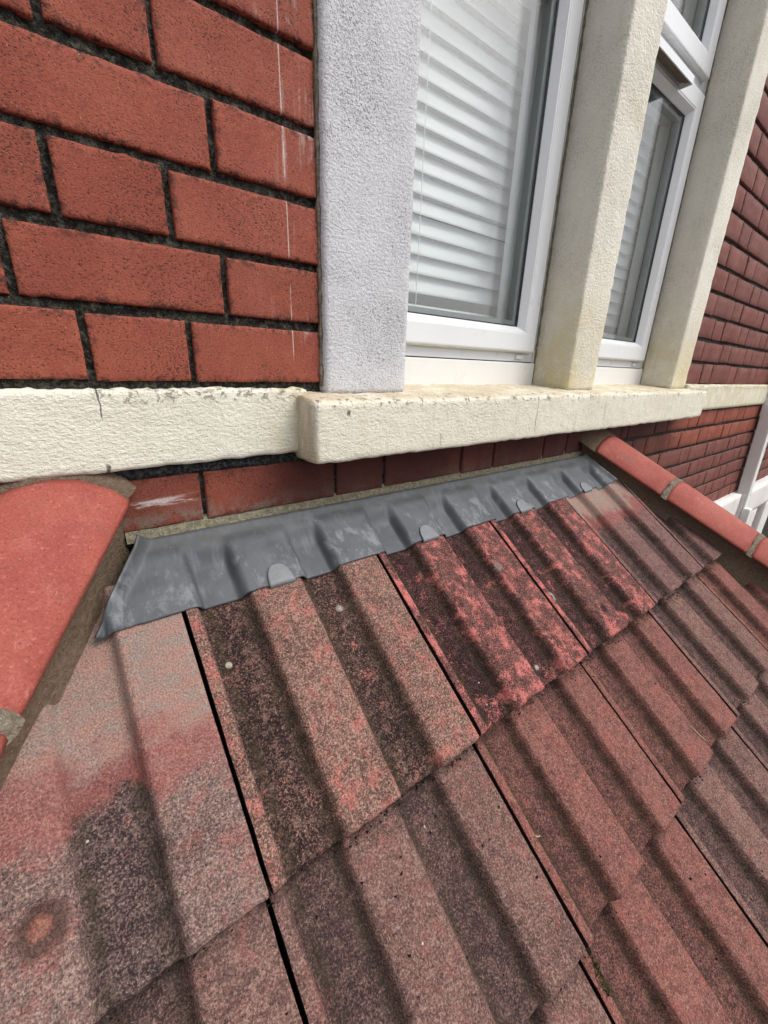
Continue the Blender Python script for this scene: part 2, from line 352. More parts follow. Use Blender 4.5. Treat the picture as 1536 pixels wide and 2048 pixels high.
M['tile_red2'] = tile_mat('tile_purple_brown', srgb(64, 52, 52), srgb(112, 84, 79), srgb(158, 128, 117), srgb(154, 96, 89), .5, 1.1, (.60, .80), None, .0)
M['deck'] = plain('roofing_felt', (.012, .011, .010), .95)
M['lichen'] = plain('pale_lichen', (.42, .42, .39), .95, .1, 0, 200, .5)
M['rust'] = plain('rust_brown_stain', srgb(86, 48, 38), .95, .1, 0, 160, .5)
M['orange'] = plain('orange_spot', srgb(172, 92, 68), .95, .1, 0, 160, .4)
M['soot'] = plain('black_lichen', (.022, .02, .02), .95, .1, 0, 160, .4)
M['twig'] = plain('dry_twig', srgb(176, 160, 128), .9)
M['moss'] = plain('moss', (.07, .075, .03), .95, .1, 0, 90, .5)
M['dirt'] = plain('dark_dirt', (.022, .017, .014), .95, .1, 0, 120, .5)
M['pvc'] = upvc_mat('white_pipe', (.86, .85, .82))
M['asphalt'] = plain('asphalt', (.05, .05, .052), .9)
M['paving'] = plain('paving', (.22, .21, .20), .9)
M['slate'] = plain('roof_slate', (.09, .09, .10), .7)
M['house_render'] = plain('cream_render', (.5, .47, .4), .9)
M['chimney'] = plain('chimney_brick', (.25, .12, .09), .9)
M['dark_glass'] = plain('dark_pane', (.03, .035, .04), .08, .5)
M['fascia'] = upvc_mat('fascia_board')

# ------------------------------------------------------------------ object helpers
def link(o, parent=None):
    COL.objects.link(o)
    if parent is not None:
        o.parent = parent
        o.matrix_parent_inverse = parent.matrix_world.inverted() if parent.parent is None else Matrix.Translation(-world_loc(parent))
    return o
def world_loc(o):
    return Vector(o['_w']) if '_w' in o else Vector((0, 0, 0))
def mesh_obj(name, me, mat, parent=None, smooth=False):
    o = bpy.data.objects.new(name, me)
    if mat and not me.materials: me.materials.append(M[mat])
    if smooth:
        me.polygons.foreach_set('use_smooth', [True] * len(me.polygons))
    return link(o, parent)
def root(name, label, cat, loc=(0, 0, 0), group=None):
    o = bpy.data.objects.new(name, None); o.empty_display_size = .1; COL.objects.link(o)
    o.location = loc; o.matrix_world = Matrix.Translation(loc)
    o['label'] = label; o['category'] = cat
    if group: o['group'] = group
    return o
def tag(o, label, cat, group=None):
    o['label'] = label; o['category'] = cat
    if group: o['group'] = group
    return o
def pyd(name, V, F):
    me = bpy.data.meshes.new(name); me.from_pydata(V, [], F); me.update(); return me
def fattr(me, name, vals):
    a = me.attributes.new(name, 'FLOAT', 'POINT'); a.data.foreach_set('value', vals)
def box_vf(a, b):
    (x0, y0, z0), (x1, y1, z1) = a, b
    V = [(x0, y0, z0), (x1, y0, z0), (x1, y1, z0), (x0, y1, z0), (x0, y0, z1), (x1, y0, z1), (x1, y1, z1), (x0, y1, z1)]
    F = [(0, 3, 2, 1), (4, 5, 6, 7), (0, 1, 5, 4), (1, 2, 6, 5), (2, 3, 7, 6), (3, 0, 4, 7)]
    return V, F
def boxes(name, bs, mat, parent=None, bevel=0.):
    V, F = [], []
    for a, b in bs:
        v, f = box_vf(a, b); n = len(V); V += v; F += [tuple(i + n for i in q) for q in f]
    me = pyd(name, V, F)
    if bevel:
        bm = bmesh.new(); bm.from_mesh(me)
        bmesh.ops.bevel(bm, geom=bm.edges[:], offset=bevel, segments=2, affect='EDGES', profile=.7); bm.to_mesh(me); bm.free()
    return mesh_obj(name, me, mat, parent)
def nz(p, f, seed=0.):
    return noise.noise(Vector((p[0] * f + seed, p[1] * f + seed * 1.7, p[2] * f - seed)))
def rough_box(name, a, b, cell, mat, parent, bevel=.006, amp=.0012, freq=60, amp2=.0004, freq2=220, edgeamp=.0, seed=0., shape=None):
    """a stone block: subdivided box with worn rounded edges and an uneven surface"""
    me = pyd(name, *box_vf(a, b)); bm = bmesh.new(); bm.from_mesh(me)
    for ax in range(3):
        n = max(1, int((b[ax] - a[ax]) / cell[ax]))
        for i in range(1, n):
            p = [0, 0, 0]; p[ax] = a[ax] + (b[ax] - a[ax]) * i / n; nn = [0, 0, 0]; nn[ax] = 1
            bmesh.ops.bisect_plane(bm, geom=bm.verts[:] + bm.edges[:] + bm.faces[:], plane_co=p, plane_no=nn)
    r = bevel; lo = Vector(a) + Vector((r, r, r)); hi = Vector(b) - Vector((r, r, r))
    for v in bm.verts:
        c = v.co.copy()
        q = Vector((min(max(c[i], lo[i]), hi[i]) for i in range(3)))
        d = c - q
        k = sum(1 for i in range(3) if abs(d[i]) > 1e-6)
        if k:
            e = max(0, k - 1)
            rr = r * (1 + (edgeamp * nz(c, 45, seed + 5) if e else 0))
            nrm = d.normalized(); v.co = q + nrm * r if k > 1 else c
            if k > 1 and edgeamp: v.co += nrm * (rr - r)
        else: nrm = Vector((0, 0, 0))
        nrm = nrm if k else Vector((0, -1, 0))
        v.co += nrm * (amp * nz(c, freq, seed) + amp2 * nz(c, freq2, seed + 3))
        if shape: v.co = shape(v.co)
    bm.to_mesh(me); bm.free()
    return mesh_obj(name, me, mat, parent, True)

# ------------------------------------------------------------------ ground and street
def ground_sheet(name, x0, x1, y0, y1, z, mat):
    o = mesh_obj(name, pyd(name, [(x0, y0, z), (x1, y0, z), (x1, y1, z), (x0, y1, z)], [(0, 1, 2, 3)]), mat); o['kind'] = 'structure'; return o
ground_sheet('ground', -600, 600, -600, 600, GROUND, 'paving')
ground_sheet('road', -600, 600, -11, -3.6, GROUND + .008, 'asphalt')
o = boxes('pavement', [((-60, -3.6, GROUND - .1), (60, -1.6, GROUND + .12))], 'paving'); o['kind'] = 'structure'

# ------------------------------------------------------------------ the brick house
house = root('brick_house', 'red brick house front with cream stone band and two white framed windows', 'house', (.6, .6, GROUND))
WALLY = .600
MORT = .6072
def mortar_grid(name, rects, mat, parent):
    V, F, E = [], [], []
    for x0, x1, z0, z1, cell in rects:
        nx = max(1, int((x1 - x0) / cell)); nzz = max(1, int((z1 - z0) / cell)); n0 = len(V)
        for j in range(nzz + 1):
            for i in range(nx + 1):
                x = x0 + (x1 - x0) * i / nx; z = z0 + (z1 - z0) * j / nzz; p = (x, 0, z)
                V.append((x, MORT + .0032 * nz(p, 70) + .0018 * nz(p, 200, 4), z))
        for j in range(nzz):
            for i in range(nx):
                k = n0 + j * (nx + 1) + i; F.append((k, k + 1, k + nx + 2, k + nx + 1))
    return mesh_obj(name, pyd(name, V, F), mat, parent, True)
wall = mortar_grid('wall', [(-.6, .36, -.26, .62, .0035), (-.6, .36, .62, 1.9, .03), (.36, 1.3, -.26, -.06, .004), (1.3, 1.8, -1.2, -.06, .01),
                            (1.8, 3.11, -1.2, 1.9, .008), (-.6, 1.3, GROUND, -.26, .1), (1.3, 3.11, GROUND, -1.2, .1), (.36, 1.8, 1.36, 1.9, .05)], 'mortar', house)

def brick_mesh(name, L, H, seed, cell=.007, D=.05):
    """one brick with slightly ragged arrises; origin at the centre of its face"""
    def axis(T):
        n = max(2, int(T / cell)); A = [-T / 2 + T * i / n for i in range(n + 1)]
        return [A[0], A[0] + .0010, A[0] + .0028] + A[1:-1] + [A[-1] - .0028, A[-1] - .0010, A[-1]] if cell < .012 else [A[0], A[0] + .002] + A[1:-1] + [A[-1] - .002, A[-1]]
    XS, ZS = axis(L), axis(H); nx = len(XS) - 1; nzz = len(ZS) - 1; V, F, E = [], [], []
    for j in range(nzz + 1):
        for i in range(nx + 1):
            x = XS[i]; z = ZS[j]
            e = min(L / 2 - abs(x), H / 2 - abs(z)); p = (x, seed, z)
            y = .0007 * nz(p, 22, seed) + .00025 * nz(p, 130, seed)
            if e < .0035:
                q = 1 - e / .0035
                y += .0016 * q ** 2.5 + .0030 * q * max(0, nz(p, 50, seed + 2) - .25)
                k = (.0013 * nz(p, 85, seed + 9) + .0007 * nz(p, 210, seed + 5) - .0050 * max(0, nz(p, 33, seed + 4) - .38)) * q
                if L / 2 - abs(x) < .0035: x += math.copysign(k, x)
                if H / 2 - abs(z) < .0035: z += math.copysign(k, z)
            V.append((x, y, z)); E.append(e)
    for j in range(nzz):
        for i in range(nx):
            k = j * (nx + 1) + i; F.append((k, k + 1, k + nx + 2, k + nx + 1))
    ring = [i for i in range(nx + 1)] + [j * (nx + 1) + nx for j in range(1, nzz + 1)] + [nzz * (nx + 1) + i for i in range(nx - 1, -1, -1)] + [j * (nx + 1) for j in range(nzz - 1, 0, -1)]
    n0 = len(V)
    for k in ring: V.append((V[k][0], D, V[k][2])); E.append(0)
    m = len(ring)
    for a in range(m):
        b = (a + 1) % m; F.append((ring[b], ring[a], n0 + a, n0 + b))
    me = pyd(name, V, F); fattr(me, 'edge', E); me.materials.append(None)
    me.polygons.foreach_set('use_smooth', [True] * len(me.polygons))
    return me
BC = {}
def brick(x0, x1, z0, z1, mat, parent, cell, name='brick'):
    L = round(x1 - x0, 3); H = round(z1 - z0, 3)
    key = (L, H, cell, mat, random.randrange(3) if cell > .008 else random.random())
    if key not in BC:
        me = brick_mesh('brick', L, H, random.uniform(0, 50), cell); me.materials[0] = M[mat]; BC[key] = me
    o = bpy.data.objects.new(name, BC[key]); link(o, parent)
    o.location = ((x0 + x1) / 2, WALLY + random.uniform(-.0012, .0016), (z0 + z1) / 2)
    o.rotation_euler = (random.uniform(-.008, .008), random.uniform(-.004, .004), random.uniform(-.006, .006))
    return o
JH = .0125
ZR = lambda k: .0495 + .0782 * k       # joint heights above the band
def row(joints, z0, z1, mat, parent, cell, lo=-9, hi=9, vj=.009):
    for a, b in zip(joints[:-1], joints[1:]):
        g0 = vj * random.uniform(.35, .6); g1 = vj * random.uniform(.35, .6)
        xa = max(a + g0, lo); xb = min(b - g1, hi)
        if xb - xa > .012:
            dz = random.uniform(-.0014, .0014); brick(xa, xb, z0 + JH * .5 + dz, z1 - JH * .5 + dz, mat, parent, cell)
def flemish(odd, x0, x1, shift=0.):
    J = []; x = (.0325 if not odd else .196) + shift - 3.25; i = 0
    while x < x1 + .4:
        if x > x0 - .4: J.append(x)
        x += (.110 if i % 2 == 0 else .216); i += 1
    return J
JL = {0: [-.40, -.293, -.183, .0335, .144, .334], 1: [-.46, -.345, -.127, -.0185, .196, .334], 2: [-.40, -.295, -.187, .0300, .1395, .334],
      3: [-.455, -.345, -.13, -.025, .1935, .334], 4: [-.40, -.29, -.18, .046, .1425, .334], 5: [-.455, -.345, -.13, -.022, .19, .334], 6: [-.40, -.29, -.18, .04, .144, .334]}
JL = {k: [q for q in v] for k, v in JL.items()}
for k in range(0, 7):
    row(JL[k], ZR(k - 1) if k else -.0335, ZR(k), 'brick', wall, .0055, -.46, .3325)
# the row under the sill
row([-.46, -.35, -.245, -.08, .029, .139, .357, .464, .676, .785, .99, 1.10, 1.315, 1.42], -.1455, -.2215, 'brick', wall, .006) if False else None
J0 = [-.46, -.35, -.245, -.08, .029, .139, .357, .464, .676, .785, .99, 1.10, 1.315, 1.425]
for a, b in zip(J0[:-1], J0[1:]):
    brick(a + .0035, b - .0035, -.2195, -.1500, 'brick', wall, .006)
# right part: rows above and below the band, up to the downpipe
PIPEX = 3.075
for k in range(0, 17):
    z0 = ZR(k - 1) if k else -.0335
    row(flemish(k % 2, 1.8, 3.11, .012), z0, ZR(k), 'brick_far', wall, .02, 1.838, 3.10, .006)
for k in range(0, 8):
    z1 = -.1335 - .0745 * k; z0 = z1 - .0745
    row(flemish(k % 2, 1.2, 3.11, .02), z0 if k else z0, z1, 'brick' if k < 2 else 'brick_far', wall, .02, 1.425 if k == 0 else 1.25, 3.10, .006)

# black bitumen line under the band
def lumpy_strip(name, x0, x1, z0, z1, y, mat, parent, cell=.004, amp=.004, zj=.003, seed=0):
    nx = int((x1 - x0) / cell); nzz = max(2, int((z1 - z0) / cell)); V, F = [], []
    for j in range(nzz + 1):
        for i in range(nx + 1):
            x = x0 + (x1 - x0) * i / nx; t = j / nzz; p = (x, t * .1, seed)
            z = z0 + (z1 - z0) * t + (zj * nz(p, 40, seed) if j in (0,) else 0)
            b = math.sin(math.pi * t)
            V.append((x, y - b * (.006 + amp * nz((x, 0, z), 55, seed)) + (.004 if j in (0, nzz) else 0), z))
    for j in range(nzz):
        for i in range(nx):
            k = j * (nx + 1) + i; F.append((k, k + 1, k + nx + 2, k + nx + 1))
    return mesh_obj(name, pyd(name, V, F), mat, parent, True)
lumpy_strip('bitumen_strip', -.5, .33, -.153, -.131, .603, 'bitumen', house)

# string course, sill, jambs, mullion
def ragged(zt, amt, seed):
    def f(c):
        c = c.copy()
        if c.z > zt - .004: c.z += amt * nz(c, 48, seed) + amt * .7 * nz(c, 130, seed + 2)
        return c
    return f
CELLS = (.006, .012, .006)
rough_box('string_course', (-.6, .586, -.1335), (.300, .63, -.0370), CELLS, 'band', house, .004, .0009, 70, .0004, 230, .5, 1, ragged(-.0370, .0035, 2))
rough_box('string_course', (1.86, .586, -.1320), (3.095, .63, -.0300), (.012, .02, .012), 'band', house, .004, .0014, 60, .0005, 200, .5, 6, ragged(-.03, .002, 5))
def sill_shape(c):
    c = c.copy()
    if c.z > -.06: c.z += (c.y - .53) * .09 + .0018 * nz(c, 45, 3) + .0012 * nz(c, 120, 8)
    if c.z < -.11: c.z += .0020 * nz(c, 9, 5)
    return c
rough_box('window_sill', (.282, .5285, -.1425), (1.882, .72, -.0500), (.0065, .014, .0065), 'sill', house, .0055, .0013, 60, .0006, 200, .35, 9, sill_shape)
rough_box('jamb_stone', (.3335, .589, -.046), (.4955, .72, 1.36), (.009, .014, .009), 'jamb', house, .005, .0006, 40, .0004, 190, .25, 11)
rough_box('jamb_seal', (.3296, .5965, -.034), (.3333, .606, 1.30), (.0025, .004, .005), 'joint', house, .0015, .0026, 60, .0014, 170, .3, 21)
rough_box('mullion_stone', (1.032, .588, -.046), (1.166, .735, 1.36), (.009, .014, .009), 'cream', house, .006, .0006, 40, .0005, 180, .25, 13)
rough_box('jamb_stone', (1.702, .588, -.046), (1.836, .735, 1.36), (.012, .016, .012), 'cream', house, .006, .0008, 40, .0005, 180, .3, 17)
rough_box('lintel_stone', (.28, .585, 1.361), (1.89, .735, 1.56), (.04, .05, .04), 'cream', house, .006, .0014, 45)

for xs_ in (1.0275, 1.6975):
    rough_box('frame_seal', (xs_, .689, -.033), (xs_ + .0052, .699, 1.30), (.003, .004, .008), 'fillet', house, .002, .0022, 60, .0010, 190, .3, xs_ * 9)
# ------------------------------------------------------------------ windows
def frame_ring(name, x0, x1, z0, z1, wl, wr, wb, wt, y0, y1, mat, parent, bevel=.002):
    """four mitre-less members that butt: stiles full height, rails between"""
    return boxes(name, [((x0, y0, z0), (x0 + wl, y1, z1)), ((x1 - wr, y0, z0), (x1, y1, z1)),
                        ((x0 + wl + .0003, y0, z0), (x1 - wr - .0003, y1, z0 + wb)), ((x0 + wl + .0003, y0, z1 - wt), (x1 - wr - .0003, y1, z1))], mat, parent, bevel)
def mitred(name, x0, x1, z0, z1, prof, mat, parent):
    """picture-frame ring swept from a profile [(inset, y), ...], mitred corners"""
    V, F = [], []
    for d, y in prof:
        V += [(x0 + d, y, z0 + d), (x1 - d, y, z0 + d), (x1 - d, y, z1 - d), (x0 + d, y, z1 - d)]
    for i in range(len(prof) - 1):
        for k in range(4):
            a = i * 4 + k; b = i * 4 + (k + 1) % 4; F.append((a, b, b + 4, a + 4))
    return mesh_obj(name, pyd(name, V, F), mat, parent)
def window(x0, x1, parent):
    """x0..x1 between the stones"""
    zb, zt = -.030, 1.36
    fr = boxes('window', [((x0, .700, .0205), (x0 + .05, .76, zt)), ((x1 - .05, .700, .0205), (x1, .76, zt)),
                          ((x0 + .0502, .700, .0205), (x1 - .0502, .76, .066)), ((x0 + .0502, .700, 1.31), (x1 - .0502, .76, zt)),
                          ((x0 + .0502, .698, .770), (x1 - .0502, .76, .826))], 'upvc', parent, .0015)
    boxes('sill_board', [((x0 - .02, .689, -.052), (x1 - .004, .73, .0180))], 'board', fr, .0015)
    boxes('drain_cap', [((x1 - .079, .6945, .0265), (x1 - .052, .7005, .0365))], 'upvc', fr, .0012)
    boxes('sealant', [((x1 - .0055, .6935, -.03), (x1 + .002, .7005, 1.35))], 'upvc_cream', fr, .001)
    for k, (a, b) in enumerate(((.0440, .780), (.8165, 1.325))):
        sx0, sx1 = x0 + .022, x1 - .026
        y = .681
        s = mitred('sash', sx0, sx1, a, b, [(0, .702), (0, y + .004), (.0015, y + .0008), (.004, y), (.041, y), (.0425, y + .0006), (.0425, .745)], 'upvc', fr)
        mitred('drip_edge', sx0 + .0005, sx1 - .0005, a + .0005, b - .0005, [(.0003, .700), (-.0026, .699), (-.0026, y + .007), (.0003, y + .0045)], 'upvc_cream', s) if k == 0 else None
        mitred('glazing_bead', sx0, sx1, a, b, [(.0427, y + .0012), (.046, y + .0018), (.0575, y + .019), (.0575, .74)], 'upvc', fr)
        mitred('gasket', sx0, sx1, a, b, [(.0572, .7015), (.0606, .7022), (.0606, .738)], 'gasket', fr)
        gx0, gx1, gz0, gz1 = sx0 + .050, sx1 - .050, a + .050, b - .050
        for yy in (.7028, .7268): boxes('glass_pane', [((gx0, yy, gz0), (gx1, yy + .004, gz1))], 'glass', fr)
        mitred('spacer_bar', gx0, gx1, gz0, gz1, [(.006, .7072), (.0215, .7074), (.0215, .7262)], 'spacer', fr)
        mitred('inner_frame', sx0, sx1, a, b, [(.044, .7325), (.060, .7335), (.0635, .7380), (.0635, .765), (.0, .765)], 'upvc', fr)
    # trickle vent: projecting hood with a slotted grille under it
    vx0, vx1 = x0 + .10, x1 - .205
    pr = [(.6475, .735), (.6475, .752), (.6803, .772), (.6803, .769), (.6500, .7495), (.6500, .735)]
    V = [(x, y, z) for x in (vx0, vx1) for y, z in pr]; n = len(pr)
    F = [(i, (i + 1) % n, (i + 1) % n + n, i + n) for i in range(n)] + [tuple(range(n))[::-1], tuple(range(n, 2 * n))]
    mesh_obj('trickle_vent', pyd('trickle_vent', V, F), 'upvc', fr)
    boxes('vent_grille', [((vx0 + .002, .6505 + i * .0060, .7385 + .0021 * i + .001 * (i % 2)), (vx1 - .0015, .6550 + i * .0060, .7480 + .0021 * i)) for i in range(5)], 'grille', fr)
    boxes('vent_end', [((vx1 + .0002, .6475, .735), (vx1 + .003, .6803, .7525))], 'upvc', fr)
    return fr
window(.4965, 1.0315, house)
window(1.1665, 1.7015, house)
# dim room behind the windows
rv, rf = box_vf((.30, .768, -.5), (1.95, 3.2, 2.0))
mesh_obj('room_shell', pyd('room_shell', rv, [q for i, q in enumerate(rf) if i != 2]), 'dim', house)
boxes('inner_wall', [((.30, .7655, -.5), (.500, .79, 2)), ((1.028, .7655, -.5), (1.170, .79, 2)), ((1.698, .7655, -.5), (1.95, .79, 2)), ((.5005, .7657, -.5), (1.0275, .79, .052)), ((1.1705, .7657, -.5), (1.6975, .79, .052)),
                     ((.5005, .7657, 1.34), (1.0275, .79, 2)), ((1.1705, .7657, 1.34), (1.6975, .79, 2))], 'dim', house)

def blind(x0, x1, label, y=.800):
    b = root('venetian_blind', label, 'blind', ((x0 + x1) / 2, y, .10), 'white venetian blinds behind the windows')
    pitch, wd = .0372, .0455; V, F = [], []
    n = 7
    for i in range(n):                       # crowned slat section, lower edge towards the street
        t = i / (n - 1); s = (t - .5) * wd; c = .0018 * (1 - (2 * t - 1) ** 2)
        yy = s * .42 - c * .91; zz = s * .91 + c * .42
        for xx in (-.5, .5): V.append((xx, yy, zz))
    for i in range(n):
        t = i / (n - 1); s = (t - .5) * wd; c = .0018 * (1 - (2 * t - 1) ** 2) - .0007
        yy = s * .42 - c * .91; zz = s * .91 + c * .42
        for xx in (-.5, .5): V.append((xx, yy, zz))
    for i in range(n - 1):
        a = 2 * i; F.append((a, a + 1, a + 3, a + 2)); q = a + 2 * n; F.append((q, q + 2, q + 3, q + 1))
    F += [(0, 2 * n, 2 * n + 1, 1), (2 * n - 2, 2 * n - 1, 4 * n - 1, 4 * n - 2)]
    me = pyd('slat', V, F); me.polygons.foreach_set('use_smooth', [i < 2 * (n - 1) for i in range(len(me.polygons))])
    k = 0; z = .178
    while z < 1.33:
        o = mesh_obj('slat', me, 'slat', b); o.scale = (x1 - x0, 1, 1)
        o.location = ((x0 + x1) / 2, y + random.uniform(-.0006, .0006), z + random.uniform(-.0007, .0007)); o.rotation_euler = (random.uniform(-.035, .035), random.uniform(-.0012, .0012), 0)
        z += pitch; k += 1
    boxes('bottom_rail', [((x0, y - .012, .116), (x1, y + .013, .133))], 'slat', b, .002)
    for fx in (.34, .92):
        xx = x0 + (x1 - x0) * fx
        boxes('ladder_cord', [((xx - .0006, y - .0150, .12), (xx + .0006, y - .0138, 1.34))], 'cord', b)
    return b
blind(.503, 1.024, 'white venetian blind behind the window beside the pale lilac-grey jamb')
blind(1.173, 1.694, 'white venetian blind behind the farther window, next to the right jamb')

# ------------------------------------------------------------------ bay roof
TH = R(35); CT, ST = math.cos(TH), math.sin(TH)
ZP = -.250                                   # pan surface at the wall line
KH = .70                                     # plan run of the hips
DZ = math.tan(TH)
AXL = lambda y: -.025 - KH * (.59 - y)
AXR = lambda y: 1.245 + KH * (.59 - y)
S_ = Vector((0, -CT, -ST)); N_ = Vector((0, -ST, CT)); U_ = Vector((1, 0, 0))
O_ = Vector((0, .6, ZP))
def sstep(a, b, x):
    t = min(1, max(0, (x - a) / (b - a))); return t * t * (3 - 2 * t)
RH = .0165
def prof(u):
    """height over the pans across a tile, u in 0.. .30"""
    h = RH * 1.04 * (1 - sstep(.0125, .0195, u))
    h = max(h, RH * sstep(.0780, .0865, u) * (1 - sstep(.158, .169, u)))
    h = max(h, RH * sstep(.2225, .2310, u))
    if .088 < u < .157: h += .0012 * math.sin(math.pi * (u - .088) / .069)
    if u > .233: h += .0010 * math.sin(math.pi * min(1, (u - .233) / .08))
    return h
def foot(u):
    f = 0
    for c, wd in ((.027, .006), (.0765, .008), (.171, .006), (.221, .008)):
        f = max(f, math.exp(-((u - c) / wd) ** 2))
    return f
roof = mesh_obj('bay_roof', pyd('bay_roof', [], []), 'deck', house)

def tile_mesh(wd, L, seed, taper=None):
    """wd cover width (profile is stretched to it), L length; local x across, y down the slope, z off the roof"""
    us = [0, .002] + [.002 + (.296) * i / 74 for i in range(1, 74)] + [.298, .300]
    vsn = [0] + [L * i / 14 for i in range(1, 14)] + [L - .008, L - .0035, L - .0012, L]
    V, F, UV, RO, FO, SI = [], [], [], [], [], []
    T = .0150
    for layer in (0, 1):
        for j, v in enumerate(vsn):
            for i, u in enumerate(us):
                x = u * wd / .300; h = prof(u); z = h; y = v
                e = min(u, .3 - u); d = L - v
                if layer == 0:
                    z -= .0010 * max(0, 1 - e / .002) + .0026 * max(0, 1 - d / .0035) ** 1.5
                    z += .0008 * nz((x, y, 0), 12, seed) + .0005 * nz((x, y, 0), 60, seed)
                    if d < .001: z -= .0012
                else: z -= T
                if d < .02: y += (.0016 * nz((x, 0, 0), 45, seed) + .0011 * nz((x, 0, 0), 160, seed + 3) - .006 * max(0, nz((x, 0, 0), 22, seed + 8) - .45)) * (1 - d / .02)
                if i in (0, len(us) - 1): x += .0007 * nz((0, y, 0), 50, seed + i) - (.0012 * max(0, nz((0, y, 0), 25, seed + i) - .2)) * (1 if i else -1)
                V.append((x, y, z)); UV.append((x, y, d)); RO.append(h / RH); FO.append(foot(u)); SI.append(layer)
    nu, nv = len(us), len(vsn); off = nu * nv
    for j in range(nv - 1):
        for i in range(nu - 1):
            k = j * nu + i
            F.append((k, k + nu, k + nu + 1, k + 1)); F.append((k + off, k + off + 1, k + off + nu + 1, k + off + nu))
    ring = [i for i in range(nu)] + [j * nu + nu - 1 for j in range(1, nv)] + [(nv - 1) * nu + i for i in range(nu - 2, -1, -1)] + [j * nu for j in range(nv - 2, 0, -1)]
    base = len(V); m = len(ring)
    for lay in (0, 1):
        for k in ring:
            q = k + off * lay; V.append(V[q]); UV.append(UV[k]); RO.append(RO[k]); FO.append(0)
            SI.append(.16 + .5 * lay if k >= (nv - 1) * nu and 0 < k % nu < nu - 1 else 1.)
    for a in range(m):
        b = (a + 1) % m; F.append((base + a, base + b, base + m + b, base + m + a))
    me = pyd('roof_tile', V, F)
    a = me.attributes.new('UVMap', 'FLOAT_VECTOR', 'POINT'); a.data.foreach_set('vector', [c for q in UV for c in q])
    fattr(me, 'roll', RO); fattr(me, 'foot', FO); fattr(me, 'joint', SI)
    me.polygons.foreach_set('use_smooth', [True] * len(me.polygons))
    return me
def cut(me, frame, co, no):
    """trim a tile mesh by a world plane, keeping the side opposite the normal"""
    inv = frame.inverted(); c = inv @ Vector(co); n = (frame.to_3x3().transposed() @ Vector(no)).normalized()
    bm = bmesh.new(); bm.from_mesh(me)
    r = bmesh.ops.bisect_plane(bm, geom=bm.verts[:] + bm.edges[:] + bm.faces[:], plane_co=c, plane_no=n, clear_outer=True)
    bm.to_mesh(me); bm.free()
STEP = .0205
def place_tile(x0, x1, s0, s1, course, mat, seed, cutL=False, cutR=False, dn=0.):
    me = tile_mesh(x1 - x0, s1 - s0, seed)
    o3 = O_ + U_ * x0 + S_ * s0 + N_ * (-STEP * course + dn)
    fr = Matrix(((1, 0, 0, o3.x), (0, S_.y, N_.y, o3.y), (0, S_.z, N_.z, o3.z), (0, 0, 0, 1)))
    fr = fr @ Matrix.Rotation(random.uniform(-.0025, .0025), 4, 'Y') @ Matrix.Rotation(random.uniform(-.003, .003), 4, 'Z')
    if cutL: cut(me, fr, (AXL(.59) + .012, .59, 0), (-1, KH, 0))
    if cutR: cut(me, fr, (AXR(.59) - .012, .59, 0), (1, KH, 0))
    if len(me.polygons) == 0: return
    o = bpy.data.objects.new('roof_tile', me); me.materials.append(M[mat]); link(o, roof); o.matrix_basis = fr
    return o
C1 = [-.230, .0755, .3775, .6695, .9600, 1.2610, 1.56]
C2 = [-.53, -.228, .0735, .3735, .6600, .9490, 1.2480, 1.548, 1.85]
GAP = {(0, 1): .0032, (0, 2): .0020}
m1 = ['tile_left', 'tile_brown', 'tile_dark', 'tile_dark2', 'tile_right', 'tile_right']
for i in range(len(C1) - 1):
    gl = .0030 if i == 1 else .0027
    gr = .0028 if i == 0 else .0025
    place_tile(C1[i] + gl, C1[i + 1] - gr, .050, .4165 - .001 * i, 0, m1[i], 10 + i * 3.3, i == 0, i >= 4, .0006 * (i % 2))
mm = ['tile_red', 'tile_red2', 'tile_red']
for c, (s0, s1) in enumerate(((.404, .655), (.642, .900), (.887, 1.145)), 1):
    for i in range(len(C2) - 1):
        dx = -.006 * (c - 1)
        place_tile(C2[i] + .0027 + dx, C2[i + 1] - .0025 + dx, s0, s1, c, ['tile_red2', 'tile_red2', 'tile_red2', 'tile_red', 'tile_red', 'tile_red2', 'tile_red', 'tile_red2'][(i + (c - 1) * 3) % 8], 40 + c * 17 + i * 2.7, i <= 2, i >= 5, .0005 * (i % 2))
# felt under the tiles, main slope and both side slopes
def pan(x, y, dn): return (x, y, ZP + (y - .6) * DZ - dn / CT)
V = []; ye = -.36
def hipz(y): return ZP + (y - .6) * DZ - .085 - .07 * (.6 - y)
V = [(AXL(.6), .604, hipz(.6)), (AXR(.6), .604, hipz(.6)), (AXR(ye), ye, hipz(ye)), (AXL(ye), ye, hipz(ye)),
     (AXL(ye), .604, hipz(ye)), (AXR(ye), .604, hipz(ye))]
me = pyd('felt', V, [(0, 3, 2, 1), (0, 4, 3), (1, 2, 5)]); mesh_obj('felt', me, 'deck', roof)
